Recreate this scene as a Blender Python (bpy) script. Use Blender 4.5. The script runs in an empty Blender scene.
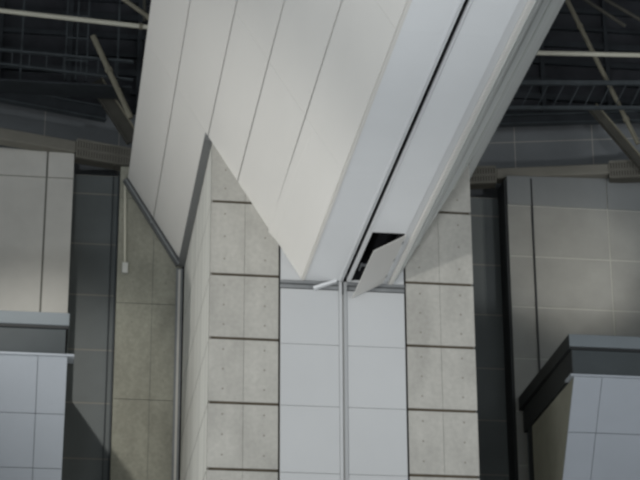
import bpy, bmesh, math, random
from mathutils import Vector, Matrix
random.seed(7)
sc = bpy.context.scene
COL = sc.collection

# ------------------------------------------------------------------ camera
CAM = Vector((0.0, 0.0, 1.6))
F_PX, TILT, YAW, ROLL = 2034.4, 0.371651, 0.140027, 0.004229
cy, sy, ct, st = math.cos(YAW), math.sin(YAW), math.cos(TILT), math.sin(TILT)
fwd = Vector((sy * ct, cy * ct, st))
rgt = Vector((cy, -sy, 0.0))
dwn = fwd.cross(rgt)
c_, s_ = math.cos(ROLL), math.sin(ROLL)
rgt, dwn = c_ * rgt + s_ * dwn, -s_ * rgt + c_ * dwn
cam_data = bpy.data.cameras.new('camera')
cam = bpy.data.objects.new('camera', cam_data)
COL.objects.link(cam)
rot = Matrix((rgt, -dwn, -fwd)).transposed().to_4x4()
cam.matrix_world = Matrix.Translation(CAM) @ rot
cam_data.sensor_width = 36.0
cam_data.lens = F_PX * 36.0 / 640.0
cam_data.clip_end = 500
sc.camera = cam


# ------------------------------------------------------------------ materials
def mat(name, rgb, rough=0.6, metal=0.0, noise=0.0, scale=1.0, stretch=(1, 1, 1), tint=None, bump=0.0, spec=0.3, fine=0.0):
    m = bpy.data.materials.new(name)
    m.use_nodes = True
    nt = m.node_tree
    b = nt.nodes['Principled BSDF']
    b.inputs['Roughness'].default_value = rough
    b.inputs['Metallic'].default_value = metal
    b.inputs['Specular IOR Level'].default_value = spec
    b.inputs['Base Color'].default_value = (*rgb, 1)
    if noise > 0:
        tc = nt.nodes.new('ShaderNodeTexCoord')
        mp = nt.nodes.new('ShaderNodeMapping')
        mp.inputs['Scale'].default_value = stretch
        nz = nt.nodes.new('ShaderNodeTexNoise')
        nz.inputs['Scale'].default_value = scale
        nz.inputs['Detail'].default_value = 5
        nz.inputs['Roughness'].default_value = 0.6
        rp = nt.nodes.new('ShaderNodeValToRGB')
        lo = tint or tuple(v * (1 - noise) for v in rgb)
        hi = tuple(min(1, v * (1 + noise * 0.6)) for v in rgb)
        rp.color_ramp.elements[0].position = 0.32
        rp.color_ramp.elements[1].position = 0.68
        rp.color_ramp.elements[0].color = (*lo, 1)
        rp.color_ramp.elements[1].color = (*hi, 1)
        L = nt.links.new
        L(tc.outputs['Object'], mp.inputs['Vector'])
        L(mp.outputs['Vector'], nz.inputs['Vector'])
        L(nz.outputs['Fac'], rp.inputs['Fac'])
        out = rp.outputs['Color']
        if fine > 0:
            n2 = nt.nodes.new('ShaderNodeTexNoise')
            n2.inputs['Scale'].default_value = 9
            n2.inputs['Detail'].default_value = 3
            L(tc.outputs['Object'], n2.inputs['Vector'])
            r2 = nt.nodes.new('ShaderNodeValToRGB')
            r2.color_ramp.elements[0].position = 0.35
            r2.color_ramp.elements[1].position = 0.7
            r2.color_ramp.elements[0].color = (1 - fine, 1 - fine, 1 - fine, 1)
            r2.color_ramp.elements[1].color = (1, 1, 1, 1)
            L(n2.outputs['Fac'], r2.inputs['Fac'])
            mx = nt.nodes.new('ShaderNodeMix')
            mx.data_type = 'RGBA'
            mx.blend_type = 'MULTIPLY'
            mx.inputs[0].default_value = 1
            L(out, mx.inputs[6])
            L(r2.outputs['Color'], mx.inputs[7])
            out = mx.outputs[2]
        L(out, b.inputs['Base Color'])
        if bump > 0:
            bp = nt.nodes.new('ShaderNodeBump')
            bp.inputs['Strength'].default_value = bump
            bp.inputs['Distance'].default_value = 0.02
            L(nz.outputs['Fac'], bp.inputs['Height'])
            L(bp.outputs['Normal'], b.inputs['Normal'])
    return m


M = {
    'warm': mat('warm_white_panel', (0.66, 0.645, 0.61), 0.5, noise=0.05, scale=0.35, stretch=(1, .25, 1)),
    'cool': mat('cool_white_panel', (0.68, 0.695, 0.705), 0.42, noise=0.03, scale=0.4),
    'clad': mat('pylon_cladding_white', (0.49, 0.50, 0.505), 0.45, noise=0.03, scale=0.4),
    'trimw': mat('white_trim', (0.66, 0.64, 0.60), 0.5),
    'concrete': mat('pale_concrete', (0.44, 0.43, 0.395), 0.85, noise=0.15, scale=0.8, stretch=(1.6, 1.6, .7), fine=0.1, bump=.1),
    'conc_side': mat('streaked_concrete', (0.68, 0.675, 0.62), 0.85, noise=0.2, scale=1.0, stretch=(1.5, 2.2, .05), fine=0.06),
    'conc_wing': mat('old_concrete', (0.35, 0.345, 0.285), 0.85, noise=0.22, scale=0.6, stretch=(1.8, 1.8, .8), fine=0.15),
    'joint': mat('stained_joint', (0.075, 0.06, 0.04), 0.9, noise=.3, scale=2),
    'plug': mat('tie_hole_shadow', (0.23, 0.22, 0.19), 0.9),
    'flank': mat('weathered_flank_panel', (0.64, 0.655, 0.63), 0.55, noise=0.16, scale=.8, stretch=(2.5, .06, 2.5)),
    'trimg': mat('light_grey_trim', (0.36, 0.37, 0.375), 0.5),
    'lipm': mat('weathered_white_lip', (0.56, 0.55, 0.52), 0.5),
    'flash2': mat('mid_grey_strip', (0.55, 0.56, 0.565), 0.5),
    'dark_gap': mat('black_gap', (0.012, 0.012, 0.014), 0.9),
    'flash': mat('grey_flashing', (0.22, 0.23, 0.235), 0.5, noise=.15, scale=2),
    'flashm': mat('weathered_flashing', (0.15, 0.155, 0.155), 0.6),
    'flashd': mat('dark_grey_flashing', (0.10, 0.105, 0.105), 0.5),
    'tile_l': mat('stone_tile_left', (0.58, 0.565, 0.525), 0.6, noise=0.08, scale=0.7),
    'tile_r': mat('stone_tile_right', (0.30, 0.30, 0.28), 0.55, noise=0.12, scale=0.7),
    'tile_cap': mat('stone_tile_cap', (0.22, 0.23, 0.23), 0.55, noise=0.06, scale=0.7),
    'grout_l': mat('dark_grout', (0.19, 0.185, 0.165), 0.9),
    'grout_r': mat('pale_grout', (0.46, 0.46, 0.42), 0.9),
    'darkwall': mat('dark_slate_panel', (0.145, 0.16, 0.16), 0.5, noise=0.12, scale=0.5),
    'darkband': mat('slate_band_panel', (0.20, 0.212, 0.22), 0.5, noise=0.10, scale=0.5),
    'bandseam': mat('pale_band_seam', (0.48, 0.46, 0.40), 0.7),
    'softgap': mat('shaded_seam', (0.33, 0.325, 0.31), 0.8),
    'darkseam': mat('pale_seam', (0.26, 0.25, 0.22), 0.7),
    'black': mat('near_black_paint', (0.038, 0.040, 0.046), 0.8, noise=.35, scale=.7),
    'duct': mat('beige_duct', (0.21, 0.20, 0.17), 0.6, noise=.1, scale=1),
    'ductd': mat('duct_shadow_slot', (0.095, 0.09, 0.075), 0.8),
    'coping': mat('blue_grey_coping', (0.19, 0.215, 0.23), 0.5, noise=.05, scale=1),
    'band': mat('dark_blue_grey_band', (0.058, 0.068, 0.072), 0.4, noise=.1, scale=1),
    'bandd': mat('dark_steel_edge', (0.025, 0.027, 0.028), 0.5),
    'parapet': mat('pale_blue_panel', (0.40, 0.43, 0.47), 0.5, noise=.03, scale=1),
    'parapetj': mat('panel_seam', (0.17, 0.19, 0.20), 0.8),
    'olive': mat('olive_brown_panel', (0.32, 0.31, 0.25), 0.6, noise=.12, scale=1),
    'pipe': mat('cream_pipe', (0.62, 0.60, 0.50), 0.5, noise=.06, scale=2),
    'strut': mat('tan_steel_strut', (0.22, 0.205, 0.155), 0.6, noise=.15, scale=2),
    'strutd': mat('dull_grey_brown_steel', (0.07, 0.067, 0.056), 0.7, noise=.15, scale=2),
    'steel': mat('blue_grey_steel', (0.062, 0.072, 0.078), 0.6, noise=.2, scale=2),
    'steeld': mat('dark_blue_grey_steel', (0.034, 0.039, 0.044), 0.6, noise=.2, scale=2),
    'floor': mat('grey_hall_floor', (0.36, 0.36, 0.36), 0.7, noise=.08, scale=.3),
    'white': mat('white_box', (0.62, 0.62, 0.58), 0.5),
}


# ------------------------------------------------------------------ mesh helper
class MB:
    def __init__(self):
        self.v, self.f, self.mi = [], [], []

    def _add(self, vs, fs, m):
        o = len(self.v)
        self.v += [Vector(p) for p in vs]
        self.f += [[i + o for i in f] for f in fs]
        self.mi += [m] * len(fs)
        return self

    def hexa(self, p, m=0):
        return self._add(p, [(0, 1, 2, 3), (7, 6, 5, 4), (0, 4, 5, 1), (1, 5, 6, 2), (2, 6, 7, 3), (3, 7, 4, 0)], m)

    def box(self, x0, x1, y0, y1, z0, z1, m=0):
        return self.hexa([(x0, y0, z0), (x1, y0, z0), (x1, y0, z1), (x0, y0, z1),
                          (x0, y1, z0), (x1, y1, z0), (x1, y1, z1), (x0, y1, z1)], m)

    def prism(self, poly, ext, m=0):
        n = len(poly)
        e = Vector(ext)
        vs = [Vector(p) for p in poly] + [Vector(p) + e for p in poly]
        fs = [list(range(n)), list(range(2 * n - 1, n - 1, -1))]
        fs += [[i, (i + 1) % n, n + (i + 1) % n, n + i] for i in range(n)]
        return self._add(vs, fs, m)

    def tube(self, a, b, r, n=14, m=0):
        a, b = Vector(a), Vector(b)
        d = (b - a).normalized()
        u = d.orthogonal().normalized()
        w = d.cross(u)
        ring = [u * (math.cos(2 * math.pi * k / n) * r) + w * (math.sin(2 * math.pi * k / n) * r) for k in range(n)]
        vs = [a + q for q in ring] + [b + q for q in ring]
        fs = [list(range(n)), list(range(2 * n - 1, n - 1, -1))]
        fs += [[i, (i + 1) % n, n + (i + 1) % n, n + i] for i in range(n)]
        return self._add(vs, fs, m)

    def bar(self, a, b, w, h, m=0, up=(0, 0, 1)):
        """rectangular bar from a to b: w sideways, h along up"""
        a, b = Vector(a), Vector(b)
        d = (b - a).normalized()
        s = d.cross(Vector(up)).normalized()
        t = s.cross(d).normalized()
        s, t = s * w / 2, t * h / 2
        return self.hexa([a - s - t, a + s - t, a + s + t, a - s + t, b - s - t, b + s - t, b + s + t, b - s + t], m)

    def build(self, name, mats, parent=None, bevel=0.0, smooth=False, origin=None):
        if not isinstance(mats, (list, tuple)):
            mats = [mats]
        if parent is not None:
            off = parent_world(parent)
        elif origin is not None:
            off = Vector(origin)
        else:
            off = Vector((0, 0, 0))
        me = bpy.data.meshes.new(name)
        me.from_pydata([tuple(p - off) for p in self.v], [], self.f)
        for m_ in mats:
            me.materials.append(m_)
        for p, k in zip(me.polygons, self.mi):
            p.material_index = k
            p.use_smooth = smooth
        bm = bmesh.new()
        bm.from_mesh(me)
        bmesh.ops.recalc_face_normals(bm, faces=bm.faces)
        bm.to_mesh(me)
        bm.free()
        o = bpy.data.objects.new(name, me)
        COL.objects.link(o)
        if parent is not None:
            o.parent = parent
        else:
            o.location = off
        if bevel > 0:
            bv = o.modifiers.new('bevel', 'BEVEL')
            bv.width = bevel
            bv.segments = 2
            bv.limit_method = 'ANGLE'
        return o


def parent_world(o):
    p = Vector((0, 0, 0))
    while o is not None:
        p += Vector(o.location)
        o = o.parent
    return p


def thing(name, label, cat, loc, group=None):
    o = bpy.data.objects.new(name, None)
    o.empty_display_size = 0.3
    COL.objects.link(o)
    o.location = loc
    o['label'] = label
    o['category'] = cat
    if group:
        o['group'] = group
    return o


def tag(o, label, cat, group=None):
    o['label'] = label
    o['category'] = cat
    if group:
        o['group'] = group
    return o


def struct(o, label=None):
    o['kind'] = 'structure'
    if label:
        o['label'] = label
        o['category'] = 'wall' if 'wall' in o.name else o.name.split('_')[0]
    return o


# ------------------------------------------------------------------ main dimensions (metres)
YF = 49.0            # front face of the pylon
YB = 58.7            # wing walls and the rear end of the beam
PX0, PX1 = 4.05, 10.95
GX0, GX1 = 5.84, 9.14      # white clad strip
ZS = 19.75           # soffit of the beam
JZ = [0.9, 2.62, 4.34, 6.06, 7.78, 9.5, 11.22, 12.94, 14.66, 16.38, 18.09, 19.82, 21.84, 23.56, 25.28, 26.2]

# ------------------------------------------------------------------ floor and ceiling
struct(MB().box(-60, 80, -40, 75, -0.3, 0.0).build('floor', M['floor']), 'grey hall floor below the frame')

cl = MB()
cl.box(-30, 45, 18, 62.5, 36.0, 36.3)
for k in range(15):        # purlins under the dark roof deck
    cl.box(-30, 45, 20 + k * 2.9, 20.2 + k * 2.9, 35.6, 36.02, 1)
struct(cl.build('ceiling', [M['black'], M['steeld']]), 'dark roof deck with purlins above the truss')
bw = MB()
bw.box(-30, 45, 61.4, 61.8, 0, 36.0)
for k in range(9):         # girts and posts on the dark rear wall
    bw.box(-30, 45, 61.25, 61.42, 29.9 + k * .68, 30.02 + k * .68 + .05 * (k % 3), 1)
for k in range(16):
    x = -9 + k * 2.3
    bw.box(x, x + .14, 61.2, 61.42, 28, 36, 1)
struct(bw.build('wall_back', [M['black'], M['steeld']]), 'near black rear wall behind the roof steel')


# ------------------------------------------------------------------ concrete pylon
pylon = thing('concrete_pylon', 'tall pale concrete pylon with white clad centre strip under the beam', 'pylon', (7.5, 53.8, 0))

D = 0.05
sh = MB()
sh.box(PX0 + D, GX0 - .02, YF + D, YB - .05, 0, 26.2, 1)
sh.box(GX1 + .02, PX1 - D, YF + D, YB - .05, 0, 26.2, 1)
sh.box(GX0 - .05, GX1 + .05, YF + .2, YB - .05, 0, 26.2, 1)
G = 0.038
for (xa, xb) in ((PX0, GX0 - .02), (GX1 + .02, PX1)):
    left = xa < 6
    z0 = 0.0
    for jz in JZ:
        za, zb = z0 + G, jz - G
        xm = (xa + xb) / 2
        for (p, q) in ((xa, xm - .004), (xm + .004, xb)):
            sh.box(p, q, YF, YF + .3, za, zb, 0)
            w = q - p
            for fx in (.36,):
                for kz in (.2, .52, .84):
                    cx = p + w * (fx + (.24 if p > xa else .05))
                    cz = za + (zb - za) * kz
                    sh.tube((cx, YF - .004, cz), (cx, YF + .05, cz), .026, 8, 2)
        z0 = jz
sh.build('front_concrete', [M['concrete'], M['joint'], M['plug']], pylon)
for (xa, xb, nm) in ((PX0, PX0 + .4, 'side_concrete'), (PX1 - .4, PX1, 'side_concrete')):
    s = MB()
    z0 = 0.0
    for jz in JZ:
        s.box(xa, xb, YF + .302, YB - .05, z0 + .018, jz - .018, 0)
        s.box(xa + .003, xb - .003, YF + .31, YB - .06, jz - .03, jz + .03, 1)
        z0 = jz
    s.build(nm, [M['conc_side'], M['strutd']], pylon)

# white cladding, two columns of panels with a centre groove
ZP = [0.0, 0.86, 2.58, 4.3, 6.02, 7.74, 9.46, 11.18, 12.9, 14.62, 16.36, 18.0, 19.5]
for (xa, xb) in ((GX0 + .035, 7.385), (7.61, GX1 - .035)):
    for a, b in zip(ZP[:-1], ZP[1:]):
        MB().box(xa, xb, YF - .03, YF + .15, a + .006, b - .006).build('cladding_panel', M['clad'], pylon, bevel=.006)
    # the piece above the flashing, running up behind the beam
    MB().box(xa, xb, YF - .0, YF + .15, 19.735, 22.6).build('upper_cladding_panel', M['clad'], pylon)
for (xa, xb, mm) in ((7.392, 7.47, 'clad'), (7.515, 7.602, 'trimg')):
    MB().box(xa, xb, YF - .04, YF + .15, 0, 19.74).build('groove_trim', M[mm], pylon)
MB().box(7.38, 7.62, YF + .10, YF + .2, 0, 22.6).build('groove_back', M['dark_gap'], pylon)
MB().box(GX0 + .03, GX1 - .03, YF + .0, YF + .05, 0, 19.4).build('cladding_backing', M['softgap'], pylon)
for (xa, xb) in ((GX0 + .02, 7.385), (7.61, GX1 - .02)):
    fl = MB()
    fl.box(xa, xb, YF - .0, YF + .15, 19.53, 19.62, 0)
    fl.box(xa, xb, YF - .045, YF + .15, 19.655, 19.715, 0)
    fl.box(xa, xb, YF + .04, YF + .15, 19.49, 19.74, 1)
    fl.build('flashing', [M['flash'], M['flashd']], pylon)

# steel cover strip at the rear corner, below the beam
MB().box(3.80, 4.0, YB - .12, YB - .04, 0, 23.5).build('corner_trim', M['flash'], pylon)
MB().box(3.86, 3.93, YB - .16, YB - .10, 0, 23.45).build('corner_trim', M['tile_l'], pylon)

# ------------------------------------------------------------------ clad roof beam
beam = thing('roof_beam', 'huge white panelled beam with sloping sides running over to the pylon', 'beam', (7.55, 49, 19.75))
LB, LT = Vector((6.43, 0, 19.75)), Vector((2.22, 0, 26.37))
RB, RT = Vector((8.80, 0, 19.70)), Vector((12.79, 0, 26.37))
YS = [24.0, 30.4, 34.83, 41.86, 49.0, 58.66]


def sect(t, right):
    a, b = (RB, RT) if right else (LB, LT)
    return a.lerp(b, t)


def side_panel(t0, t1, ya, yb, right, bend=False):
    inward = Vector((LT.z - LB.z, 0, LB.x - LT.x)).normalized() if not right else Vector((-(RT.z - RB.z), 0, RT.x - RB.x)).normalized()
    a, b = sect(t0, right), sect(t1, right)
    th = inward * .05
    P = [Vector((a.x, ya, a.z)), Vector((a.x, yb, a.z)), Vector((b.x, yb, b.z)), Vector((b.x, ya, b.z))]
    mb = MB()
    mb.hexa([P[0], P[1], P[2], P[3], P[0] + th, P[1] + th, P[2] + th, P[3] + th])
    return mb


tz = lambda z: (z - LB.z) / (LT.z - LB.z)
CUTS = [0.004, tz(21.09), tz(22.43), tz(23.68), tz(25.07), 1.0]
GP = .0026
for right in (False, True):
    for k in range(5):
        t0, t1 = CUTS[k] + (GP if k else 0), CUTS[k + 1] - (GP if k < 4 else 0)
        for i in range(len(YS) - 1):
            ya, yb = YS[i] + .006, YS[i + 1] - .006
            if i == len(YS) - 2:
                if k < 3:
                    continue       # the pylon stands here
            mb = side_panel(t0, t1, ya, yb, right)
            if i == 3 and k == 0 and not right:
                # crumpled rear upper corner of the lowest panel
                a, b = sect(t0, right), sect(t1, right)
                q = a.lerp(b, .80)
                mb = side_panel(t0, t0 + (t1 - t0) * .80, ya, yb, right)
                o1 = Vector((b.x - .10, yb, b.z - .16))
                mb.hexa([Vector((q.x, ya, q.z)), Vector((q.x, yb, q.z)), Vector((b.x - .045, yb + .0, b.z - .02)), Vector((b.x, ya, b.z)),
                         Vector((q.x + .05, ya, q.z + .03)), Vector((q.x + .05, yb, q.z + .03)), Vector((b.x, yb + .0, b.z + .01)), Vector((b.x + .05, ya, b.z + .03))])
            mb.build('side_panel', M['flank' if right else 'warm'], beam)
# dark backing behind the open joints of both sides
for right in (False, True):
    n_in = Vector((.83, 0, .53)) if not right else Vector((-.83, 0, .53))
    a, b = sect(0.02, right) + n_in * .06, sect(1, right) + n_in * .06
    bk = MB()
    for (ya, yb, lo) in ((24, 48.95, a), (48.95, 58.6, sect(CUTS[3] + .01, right) + n_in * .06)):
        P = [Vector((lo.x, ya, lo.z)), Vector((lo.x, yb, lo.z)), Vector((b.x, yb, b.z)), Vector((b.x, ya, b.z))]
        th = n_in * .05
        bk.hexa(P + [p + th for p in P])
    bk.build('side_backing', M['softgap'], beam)

# soffit: left half, slot, right half (with the hatch opening)
HX0, HX1, HY0, HY1 = 7.692, 8.515, 45.43, 48.97


def slab(x0, x1, y0, y1, name='soffit_panel', m='cool', z=ZS, h=.05):
    return MB().box(x0, x1, y0, y1, z, z + h).build(name, M[m], beam, bevel=0)


SY = [24.0, 30.4, 34.83, 41.86, 49.0]
for a, b in zip(SY[:-1], SY[1:]):
    slab(6.505, 7.374, a + .002, b - .002)
    slab(6.435, 6.50, a + .002, b - .002, 'edge_strip', 'warm', ZS - .015, .06)
    if b < 49:
        slab(7.695, 8.515, a + .002, b - .002)
slab(7.695, 8.515, 41.862, HY0)
slab(7.695, 8.515, HY1, 49.0)
for (xa, xb, z) in ((7.375, 7.435, ZS - .01), (7.455, 7.49, ZS + .005), (7.60, 7.635, ZS + .005), (7.65, 7.69, ZS - .01)):
    MB().box(xa, xb, 24, 49.0, z, z + .08).build('slot_trim', M['cool'], beam)
sl = MB()
sl.box(7.40, 7.70, 24, 49.0, ZS + .30, ZS + .34)
sl.box(7.455, 7.47, 24, 49.0, ZS + .05, ZS + .30)
sl.box(7.62, 7.635, 24, 49.0, ZS + .05, ZS + .30)
sl.build('slot_channel', M['dark_gap'], beam)
# raised lip along the right lower edge
MB().box(8.52, 8.68, 24, 49.0, ZS + .01, ZS + .06).build('edge_recess', M['flash2'], beam)
lip = MB()
lip.prism([(8.685, 24, ZS - .005), (8.70, 24, ZS - .035), (8.74, 24, ZS - .035), (8.80, 24, ZS - .03), (8.80, 24, ZS + .08), (8.685, 24, ZS + .06)], (0, 25.0, 0))
lip.build('edge_lip', M['lipm'], beam)
# long raised ribs on the right flank
for t in (.06, .17, .42):
    p = sect(t, True)
    MB().bar((p.x + .0, 24, p.z), (p.x + .0, 48.9, p.z), .04, .05).build('flank_rib', M['flank'], beam)
# hatch
ht = MB()
ht.box(HX0 - .02, HX0, HY0, HY1, ZS + .002, ZS + .94)
ht.box(HX1, HX1 + .02, HY0, HY1, ZS + .05, ZS + .94)
ht.box(HX0, HX1, HY0 - .02, HY0, ZS + .05, ZS + .94)
ht.box(HX0, HX1, HY1, HY1 + .02, ZS + .05, ZS + .94)
ht.box(HX0, HX1, HY0, HY1, ZS + .9, ZS + .94)
ht.build('hatch_dark_box', M['dark_gap'], beam)  # closed black box, painted dark for the unlit beam interior
br = MB()
br.box(7.80, 7.98, 48.0, 48.06, ZS + .10, ZS + .15)
br.box(7.80, 7.83, 47.8, 48.3, ZS + .06, ZS + .10)
br.build('hatch_bracket', M['flash'], beam)
th = math.radians(29)
hx, w = 8.535, .93
e0, e1 = Vector((-math.cos(th), 0, -math.sin(th))), Vector((-math.sin(th), 0, math.cos(th)))
H0, H1 = Vector((hx, HY0 + .05, ZS - .01)), Vector((hx, HY1 - .03, ZS - .01))
dr = MB()
q = e1 * -.012
dr.hexa([H0, H1, H1 + e0 * w, H0 + e0 * w, H0 + q, H1 + q, H1 + e0 * w + q, H0 + e0 * w + q])
door = dr.build('hatch_door', M['warm'], beam)
door['label'] = 'white hatch panel hanging open'
hg = MB()
for y in (46.0, 47.2, 48.4):
    hg.tube((hx + .0, y - .08, ZS - .02), (hx + .0, y + .08, ZS - .02), .018, 8)
hg.build('hinge', M['flash'], door)
# top deck of the beam
MB().box(2.6, 12.7, 24, 58.5, 26.2, 26.3).build('top_deck', M['steel'], beam)
# loose strip hanging at the foot of the left soffit
ls = MB()
ls.hexa([(6.72, 48.80, 19.45), (7.32, 48.85, 19.70), (7.33, 48.85, 19.78), (6.70, 48.80, 19.53),
         (6.74, 48.95, 19.45), (7.34, 48.98, 19.70), (7.35, 48.98, 19.78), (6.72, 48.95, 19.53)])
ls.build('loose_strip', M['cool'], beam)
# grey flashing where the flank meets the side and the rear wall
ZA = 23.62
fs = MB()
fs.hexa([(3.86, 49.0, ZA - .04), (3.86, 58.6, ZA - .04), (4.04, 58.6, ZA - .06), (4.04, 49.0, ZA - .06),
         (3.86, 49.0, ZA + .18), (3.86, 58.6, ZA + .18), (4.04, 58.6, ZA + .02), (4.04, 49.0, ZA + .02)])
fs.build('side_flashing', M['flashm'], beam)
rf = MB()
pA, pB = Vector((2.16, 58.5, 26.34)), Vector((3.88, 58.5, 23.60))
rf.bar(pA, pB, .22, .17, 0, (0, 1, 0))
rf.bar(pA + Vector((-.02, -.13, -.03)), pB + Vector((-.02, -.13, -.03)), .05, .03, 1, (0, 1, 0))
rf.tube((2.98, 58.36, 24.93), (2.98, 58.5, 24.93), .045, 8, 1)
rf.build('rear_flashing', [M['flashd'], M['flash']], beam)

# ------------------------------------------------------------------ concrete wing walls and slate walls behind
def wing(x0, x1, nm, label):
    m = MB()
    m.box(x0 + .02, x1, YB + .03, YB + .8, 0, 26.85, 1)
    zs = [0, 2.1, 5.5, 8.95, 12.4, 15.85, 19.3, 21.0 + 1.35, 25.8, 26.87]
    xm = (x0 + x1) / 2 + .1
    for a, b in zip(zs[:-1], zs[1:]):
        for p, q_ in ((x0, xm - .006), (xm + .006, x1)):
            m.box(p, q_, YB, YB + .4, a + .009, b - .009, 0)
            for fz in (.2, .5, .8):
                cx, cz = p + (q_ - p) * .45, a + (b - a) * fz
                m.tube((cx, YB - .003, cz), (cx, YB + .05, cz), .022, 8, 2)
    return struct(m.build(nm, [M['conc_wing'], M['flash'], M['plug']]), label)


wing(2.0, 3.98, 'wall_wing_left', 'weathered concrete wall behind the left side of the pylon')
wing(11.02, 13.1, 'wall_wing_right', 'concrete wall behind the right side of the pylon')


def slate(x0, x1, zs, ztop, nm, label, dark_at):
    m = MB()
    m.box(x0, x1, 59.606, 59.9, 0, ztop, 1)
    zz = [0] + zs + [ztop]
    for a, b in zip(zz[:-1], zz[1:]):
        m.box(x0, x1, 59.6, 59.8, a + .022, b - .022, 0)
    for (p, q_) in dark_at:
        m.box(p, q_, 59.5, 59.7, 0, ztop, 2)
    return struct(m.build(nm, [M['darkwall'], M['darkseam'], M['band']]), label)


ZL = [5.6, 7.3, 9.0, 10.75, 12.45, 14.2, 15.93, 17.67, 19.41, 21.1, 22.88, 24.57, 26.26]
slate(-6, 3.0, ZL, 26.9, 'wall_back_left', 'dark slate panelled wall between tiled wall and concrete wing', ((1.945, 1.99), (1.785, 1.805)))
slate(12.9, 24, [z - .1 for z in ZL], 26.8, 'wall_back_right', 'dark slate panelled wall right of the pylon', ())


# ------------------------------------------------------------------ tiled walls
def tiled(x0, x1, top0, top1, vs, hs, nm, mats, label, gv, gh):
    m = MB()
    ztop = lambda x: top0 + (top1 - top0) * (x - x0) / (x1 - x0)
    y = YB
    m.prism([(x0 + .01, y + .02, 0), (x1 - .01, y + .02, 0), (x1 - .01, y + .02, top1 - .02), (x0 + .01, y + .02, top0 - .02)], (0, .85, 0), 1)
    xs = [x0] + vs + [x1]
    for i in range(len(xs) - 1):
        xa = xs[i] + (gv[i - 1] if i else 0)
        xb = xs[i + 1] - (gv[i] if i < len(xs) - 2 else 0)
        zz = [0] + hs
        for j, z in enumerate(zz):
            za = z + (gh if j else 0)
            last = j == len(zz) - 1
            ta, tb = (ztop(xa), ztop(xb)) if last else (zz[j + 1] - gh,) * 2
            yy = y - (.03 if last else 0)
            m.prism([(xa, yy, za), (xb, yy, za), (xb, yy, tb), (xa, yy, ta)], (0, .1, 0), 2 if last else 0)
    # darker open joints
    return struct(m.build(nm, mats), label)


tl = tiled(-7, 0.54, 27.46, 27.2, [-6.0, -4.1, -2.2, -.28], [5.8, 9.2, 12.6, 16.1, 19.5, 26.36], 'wall_left',
           [M['tile_l'], M['grout_l'], M['tile_l']], 'pale tiled upper wall left of the pylon', [.012, .012, .012, .03], .013)
tr = tiled(14.33, 22, 27.21, 27.4, [15.125, 17.61, 20.1], [2.27, 3.98, 5.7, 7.4, 9.1, 10.82, 12.54, 14.24, 15.95, 17.66, 19.37, 21.08, 22.78, 24.48, 26.21],
           'wall_right', [M['tile_r'], M['grout_r'], M['tile_cap']], 'grey tiled upper wall right of the pylon with pale grout', [.0, .018, .018], .018)
# one dark open joint, and a near-black sheet painting shade on the right wall's side
MB().box(15.095, 15.15, YB - .035, YB + .02, 0, 27.15).build('trim_1', M['bandd'])['kind'] = 'structure'
MB().box(14.24, 14.335, YB + .015, 59.62, 0, 27.1).build('shade_sheet', M['bandd'])['kind'] = 'structure'


# ------------------------------------------------------------------ sloping slate walls above the ducts
def upper_wall(a, b, z0, z1, vs, zsm, nm, label):
    """a->b: plan line of the face (x, y)"""
    m = MB()
    d = Vector((b[0] - a[0], b[1] - a[1], 0))
    Ln = d.length
    d.normalize()
    n = Vector((-d.y, d.x, 0))
    A = Vector((a[0], a[1], 0))
    P = lambda s, off, z: A + d * s + n * off + Vector((0, 0, z))
    def bx(s0, s1, o0, o1, za, zb, k):
        m.hexa([P(s0, o0, za), P(s1, o0, za), P(s1, o0, zb), P(s0, o0, zb), P(s0, o1, za), P(s1, o1, za), P(s1, o1, zb), P(s0, o1, zb)], k)
    bx(0, Ln, .004, .3, z0, z1, 1)
    ss = [0] + vs + [Ln]
    zz = [z0] + zsm + [z1]
    for i in range(len(ss) - 1):
        for j in range(len(zz) - 1):
            bx(ss[i] + .012, ss[i + 1] - .012, 0, .2, zz[j] + .012, zz[j + 1] - .012, 0)
    return struct(m.build(nm, [M['darkband'], M['bandseam']]), label)


upper_wall((-7.0, 58.35), (3.2, 60.7), 26.9, 29.5, [2.0, 4.4, 6.75, 9.2], [], 'wall_upper_left', 'dark panelled wall band above the left duct')
upper_wall((11.9, 60.7), (24.0, 58.1), 26.9, 29.75, [3.15, 5.7, 8.3], [29.03], 'wall_upper_right', 'dark panelled wall band above the right duct')


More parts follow.
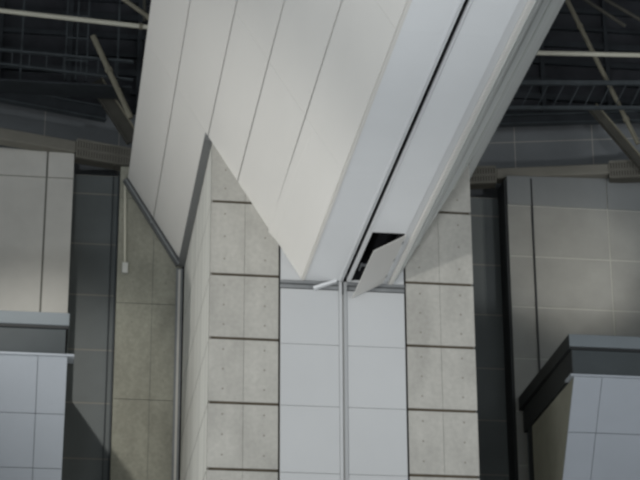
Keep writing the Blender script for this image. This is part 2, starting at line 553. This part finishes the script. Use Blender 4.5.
# ------------------------------------------------------------------ ducts
def duct(a, b, hgt, segs, label):
    """a->b front bottom line (x,y,z)"""
    a, b = Vector(a), Vector(b)
    t = thing('air_duct', label, 'duct', tuple((a + b) / 2), 'beige ducts along the wall tops')
    d = (b - a)
    Ln = d.length
    d.normalize()
    n = Vector((-d.y, d.x, 0)).normalized()
    up = Vector((0, 0, 1))
    for (kind, s0, s1) in segs:
        p, q = a + d * s0, a + d * s1
        if kind == 'duct_body':
            m = MB().hexa([p, q, q + up * hgt, p + up * hgt, p + n * .5, q + n * .5, q + n * .5 + up * hgt, p + n * .5 + up * hgt])
            m.build('duct_body', M['duct'], t, bevel=.05)
        else:
            m = MB()
            lo = up * -.16
            h = hgt + .2
            p, q = p + lo - n * .02, q + lo - n * .02
            m.hexa([p + n * .06, q + n * .06, q + n * .06 + up * h, p + n * .06 + up * h, p + n * .5, q + n * .5, q + n * .5 + up * h, p + n * .5 + up * h], 1)
            for zf in (0, .46, .94):
                z = up * (h * zf)
                m.hexa([p + z, q + z, q + z + up * .07, p + z + up * .07, p + z + n * .1, q + z + n * .1, q + z + n * .1 + up * .07, p + z + n * .1 + up * .07], 0)
            k = int((s1 - s0) / .085)
            for i in range(k + 1):
                c = p + d * ((s1 - s0) * i / k)
                m.hexa([c - d * .022, c + d * .022, c + d * .022 + up * h, c - d * .022 + up * h] +
                       [v + n * .08 for v in (c - d * .022, c + d * .022, c + d * .022 + up * h, c - d * .022 + up * h)], 0)
            m.build('grille', [M['duct'], M['ductd']], t)
    return t


duct((-4.2, 57.35, 27.325), (3.0, 59.17, 27.14), .40, (('duct_body', 0, 4.95), ('grille', 4.97, 6.27), ('grille', 6.29, 7.4)),
     'beige air duct along the top of the left tiled wall')
duct((12.4, 59.2, 27.17), (22.0, 57.5, 27.42), .36, (('grille', 0, 1.65), ('duct_body', 1.67, 5.3), ('grille', 5.32, 7.0), ('duct_body', 7.02, 9.6)),
     'beige air duct along the top of the right tiled wall')

# small conduit with a box on the wing wall
cd = thing('conduit_drop', 'thin pale conduit ending in a small white box on the concrete wall', 'conduit', (2.2, YB, 23.3))
MB().tube((2.15, YB - .05, 26.3), (2.22, YB - .05, 23.6), .035, 8).build('pipe', M['pipe'], cd)
MB().box(2.14, 2.32, YB - .16, YB - .002, 23.28, 23.62).build('junction_box', M['white'], cd, bevel=.02)


# ------------------------------------------------------------------ balconies
def balcony(x0, x1, side, label, seams, xr):
    t = thing('balcony', label, 'balcony', ((x0 + x1) / 2, 55.5, 12), 'panelled balconies in front of the tiled walls')
    YL = 52.5
    ce = x0 if side == 'R' else x1
    sg = 1 if side == 'R' else -1
    def rng(inset):     # x extent with the free end moved inwards
        return (x0 + inset, x1) if side == 'R' else (x0, x1 - inset)
    a, b = rng(0)
    c = MB()
    c.box(a, b, YL, 58.66, 19.44, 19.80, 0)
    c.build('coping', M['coping'], t, bevel=.02)
    a, b = rng(.03)
    MB().box(a, b, YL + .03, 58.66, 19.36, 19.435).build('coping_edge', M['bandd'], t)
    if side == 'R':
        MB().box(a - .035, a - .001, YL + .01, 58.66, 19.38, 19.79).build('coping_end', M['bandd'], t)
    a, b = rng(.09)
    MB().box(a, b, YL + .08, 58.4, 18.6, 19.355).build('recessed_band', M['band'], t)
    if side == 'R':
        MB().box(a - .03, a - .001, YL + .08, 58.4, 18.6, 19.355).build('recessed_band_end', M['bandd'], t)
    a, b = rng(-.02 if side == 'R' else -.16)
    MB().box(a, b, YL - .05, YL + .6, 18.56, 18.62).build('sill', M['parapet'], t)
    MB().box((x0 + x1) / 2 - 2.6, (x0 + x1) / 2 + 2.6, 57.0, 58.5, 0, 13.25).build('support', M['conc_wing'], t)
    # sloping parapet front
    a, b = rng(.09 if side == 'R' else .02)
    z1, z0, k = 18.555, 13.2, .70
    yb0 = YL + (z1 - z0) * k
    xs = [a] + [s for s in seams if a < s < b] + [b]
    zs = [z1, 17.22, 15.94, 13.2]
    YZ = lambda z: YL + (z1 - z) * k
    for i in range(len(xs) - 1):
        for j in range(3):
            za, zb = zs[j] - (.008 if j else 0), zs[j + 1] + .008
            p, q = xs[i] + (.008 if i else 0), xs[i + 1] - (.008 if i < len(xs) - 2 else 0)
            m = MB().hexa([(p, YZ(za), za), (q, YZ(za), za), (q, YZ(zb), zb), (p, YZ(zb), zb),
                           (p, YZ(za) + .06, za), (q, YZ(za) + .06, za), (q, YZ(zb) + .06, zb), (p, YZ(zb) + .06, zb)])
            m.build('parapet_panel', M['parapet'], t)
    core = MB()
    core.prism([(a + .03, YL + .065, z1), (a + .03, yb0 + .065, z0), (a + .03, 58.3, z0), (a + .03, 58.3, z1)], (b - a - .06, 0, 0))
    core.build('core', M['parapetj'], t)
    if side == 'R':
        e = MB()
        e.prism([(a, YL + .07, z1), (a, yb0 + .07, z0), (a, 57.5, z0), (a, 57.5, z1)], (.028, 0, 0))
        e.build('side_panel', M['olive'], t)
        MB().box(a - .02, a + .12, 57.5, 57.95, 13.2, 18.6).build('rear_post', M['bandd'], t)
    return t


balcony(14.42, 21.5, 'R', 'pale blue panelled balcony with dark band below the grey tiled wall', [15.31, 17.0, 18.7, 20.4], None)
balcony(-6.5, .55, 'L', 'pale blue panelled balcony below the pale tiled wall at left', [-5.35, -3.65, -1.95, -.25], None)

# ------------------------------------------------------------------ roof steelwork
def tube_thing(name, a, b, r, m, label, cat, flange=None, group=None, hang=()):
    a, b = Vector(a), Vector(b)
    t = thing(name, label, cat, tuple((a + b) / 2), group)
    MB().tube(a, b, r, 16).build('tube', M[m], t, smooth=False)
    d = (b - a).normalized()
    for hxp in hang:
        zz = a.z + (b.z - a.z) * (hxp - a.x) / (b.x - a.x)
        MB().box(hxp - .025, hxp + .025, a.y - .025, a.y + .025, zz, 36.0).build('hanger', M['steel'], t)
    for s in (flange or []):
        p = a.lerp(b, s)
        MB().tube(p - d * .06, p + d * .06, r * 1.35, 16).build('flange', M['strut'], t)
    return t


def lin(x, xa, za, xb, zb):
    return za + (zb - za) * (x - xa) / (xb - xa)


zl = lambda x: lin(x, -1.93, 30.76, 2.54, 30.5)
zr = lambda x: lin(x, 14.87, 30.41, 18.23, 30.55)
tube_thing('truss_pipe', (-7, 56.2, zl(-7)), (4.4, 56.2, zl(4.4)), .075, 'pipe', 'long cream pipe crossing the dark roof left of the beam', 'pipe', [.823], 'cream roof pipes', (-5.5, 3.6))
tube_thing('truss_pipe', (13.0, 56.2, zr(13)), (23, 56.2, zr(23)), .075, 'pipe', 'long cream pipe crossing the dark roof right of the beam', 'pipe', [.95], 'cream roof pipes', (14.0, 21.0))
tube_thing('roof_strut', (.94, 57, 30.484), (2.198, 57, 27.759), .09, 'strut', 'tan tubular strut descending beside the left edge of the beam', 'strut', [.42])
tube_thing('roof_strut', (16.186, 57.4, 33.235), (18.36, 57.4, 28.0), .075, 'strut', 'tan tubular strut crossing the cream pipe on the right', 'strut', [.22, .84])
tube_thing('roof_tube', (15.9, 56, 32.7), (17.75, 56, 31.45), .06, 'strutd', 'upper left of two dull parallel tubes at the top right corner', 'tube')
tube_thing('roof_tube', (16.4, 55.9, 32.73), (19.0, 55.9, 31.2), .06, 'strutd', 'lower right of two dull parallel tubes at the top right corner', 'tube')
tube_thing('roof_tube', (.7, 55.9, 32.05), (2.75, 55.9, 30.58), .07, 'strut', 'short tan tube meeting the cream pipe beside the beam top left', 'tube', [.93])
tube_thing('roof_tube', (2.42, 55.95, 32.2), (2.48, 56.0, 30.6), .05, 'strutd', 'short upright tube rising from the cream pipe end beside the beam', 'tube')


def brace(pts_a, pts_b, w, label):
    a, b = Vector(pts_a), Vector(pts_b)
    t = thing('diagonal_brace', label, 'brace', tuple((a + b) / 2), 'flat diagonal braces')
    MB().bar(a, b, .1, w, 0, (0, 0, 1)).build('web', M['strutd'], t)
    d = (b - a).normalized()
    n = Vector((-d.z, 0, d.x))
    for s in (-1, 1):
        MB().bar(a + n * (w / 2 * s), b + n * (w / 2 * s), .2, .05).build('flange', M['strut' if s > 0 else 'strutd'], t)
    return t


brace((1.108, 58.4, 29.592), (2.366, 58.4, 27.628), .42, 'dull brown flat brace beside the left tubular strut')
brace((16.982, 57.6, 29.308), (18.770, 57.6, 27.023), .26, 'dull brown flat brace below the right lattice girder')


def lattice(name, xa, xb, y, ztop, zbot, step, lean, label, cat, w=.13, hang=()):
    t = thing(name, label, cat, ((xa + xb) / 2, y, ztop((xa + xb) / 2)))
    for f, h in ((ztop, w), (zbot, w * .8)):
        MB().bar((xa, y, f(xa)), (xb, y, f(xb)), .1, h).build('chord', M['steel'], t)
    x = xa + .25
    while x < xb - .1:
        MB().bar((x, y + .02, zbot(x)), (x + lean, y + .02, ztop(x + lean)), .03, .035, 0, (0, 1, 0)).build('web_bar', M['steel'], t)
        x += step
    for hxp in hang:
        MB().box(hxp - .025, hxp + .025, y - .03, y + .03, ztop(hxp), 36.0).build('hanger', M['steel'], t)
    return t


lattice('lattice_girder', 13.2, 22.0, 57.0, lambda x: lin(x, 14.48, 29.72, 18.43, 29.96), lambda x: lin(x, 14.44, 28.84, 18.37, 29.08), .51, .46,
        'blue grey lattice girder with leaning bars under the right pipe', 'girder', .14, (13.4, 21.5))
cw = lattice('catwalk', -6.0, 2.22, 57.2, lambda x: lin(x, -1.88, 29.82, 2.2, 29.67) + .1, lambda x: lin(x, -1.86, 29.34, 2.28, 29.05) + .1, .53, 0,
             'dark railed catwalk left of the beam below the cream pipe', 'catwalk', .07)
MB().box(-6, 2.2, 57.3, 58.2, 28.93, 28.99).build('walkway', M['steeld'], cw)


def girder(A, B, h, label):
    A, B = Vector(A), Vector(B)
    t = thing('edge_girder', label, 'girder', tuple((A + B) / 2))
    up = Vector((0, 0, h / 2))
    MB().bar(A, B, .05, h).build('web', M['steeld'], t)
    for s in (-1, 1):
        MB().bar(A + up * s, B + up * s, .26, .05).build('flange', M['steel'], t)
    return t


girder((-6, 58.05, 29.45), (1.5, 59.75, 29.1), .42, 'dark roof edge girder above the left wall band')
girder((13.3, 59.9, 29.6), (22, 58.0, 29.55), .30, 'dark roof edge girder above the right wall band')
lad = thing('roof_ladder', 'dim upright ladder frame behind the left cream pipe', 'ladder', (.5, 58, 30))
for x in (.13, .47, .80):
    MB().box(x - .025, x + .025, 58, 58.06, 29.4, 34.5).build('rail', M['steel'], lad)
for k in range(6):
    z = 30.1 + .78 * k
    MB().box(.1, .83, 57.98, 58.04, z - .03, z + .03).build('rung', M['steel'], lad)
for x, lb in ((1.76, 'thin dark hanger rod nearest the left side of the beam'), (-1.25, 'thin dark hanger rod near the left photo edge')):
    hr = MB().box(x - .03, x + .03, 58, 58.06, 29.3, 35.9)
    tag(hr.build('hanger_rod', M['steel'], None, origin=(x, 58, 35.9)), lb, 'rod', 'roof hanger rods')

# ------------------------------------------------------------------ light
w = bpy.data.worlds.new('hall_daylight')
sc.world = w
w.use_nodes = True
bg = w.node_tree.nodes['Background']
bg.inputs['Color'].default_value = (0.90, 0.96, 1.0, 1)
bg.inputs['Strength'].default_value = 0.65


def spot(name, loc, tgt, power, size, blend, col=(1, .96, .88), rad=.4):
    l = bpy.data.lights.new(name, 'SPOT')
    l.energy, l.spot_size, l.spot_blend, l.color, l.shadow_soft_size = power, math.radians(size), blend, col, rad
    o = bpy.data.objects.new(name, l)
    COL.objects.link(o)
    o.location = loc
    o.rotation_euler = (Vector(tgt) - Vector(loc)).to_track_quat('-Z', 'Y').to_euler()
    return o


spot('warm_fill', (-27, 27, 3.0), (5.2, 48.6, 18.3), 31500, 31, 1.0, (1, .985, .945), 1.5)  # added unseen lamp, low at left, brightening beam flank and pylon side
spot('right_fill', (24, 16, 3.0), (13.6, 53, 23), 9000, 36, 1.0, (.97, .98, 1), 1.5)  # unseen fill, put in to lift the right flank, pier and walls
spot('cool_fill', (-4, 24, 0.6), (7.4, 38.5, 19.7), 18500, 75, 1.0, (.94, .975, 1), 1.5)  # made-up uplight that fills the soffit from below
spot('roof_floodlight', (-9.5, 24.5, 33.5), (0.2, 59, 19), 25000, 15, 1.0, (1, .98, .93), .5)
spot('wall_lamp', (18.6, 51.5, 21.0), (16.3, 58.7, 24.2), 1050, 42, 1.0, rad=.5)

# ------------------------------------------------------------------ view
vs = sc.view_settings
sc.display_settings.display_device = 'sRGB'
vs.view_transform = 'Standard'
vs.look = 'None'
vs.gamma = 1.0
vs.use_curve_mapping = False
vs.exposure = 0.0
sc.cycles.filter_width = 2.6
sc.cycles.use_denoising = True
sc.cycles.max_bounces = 8
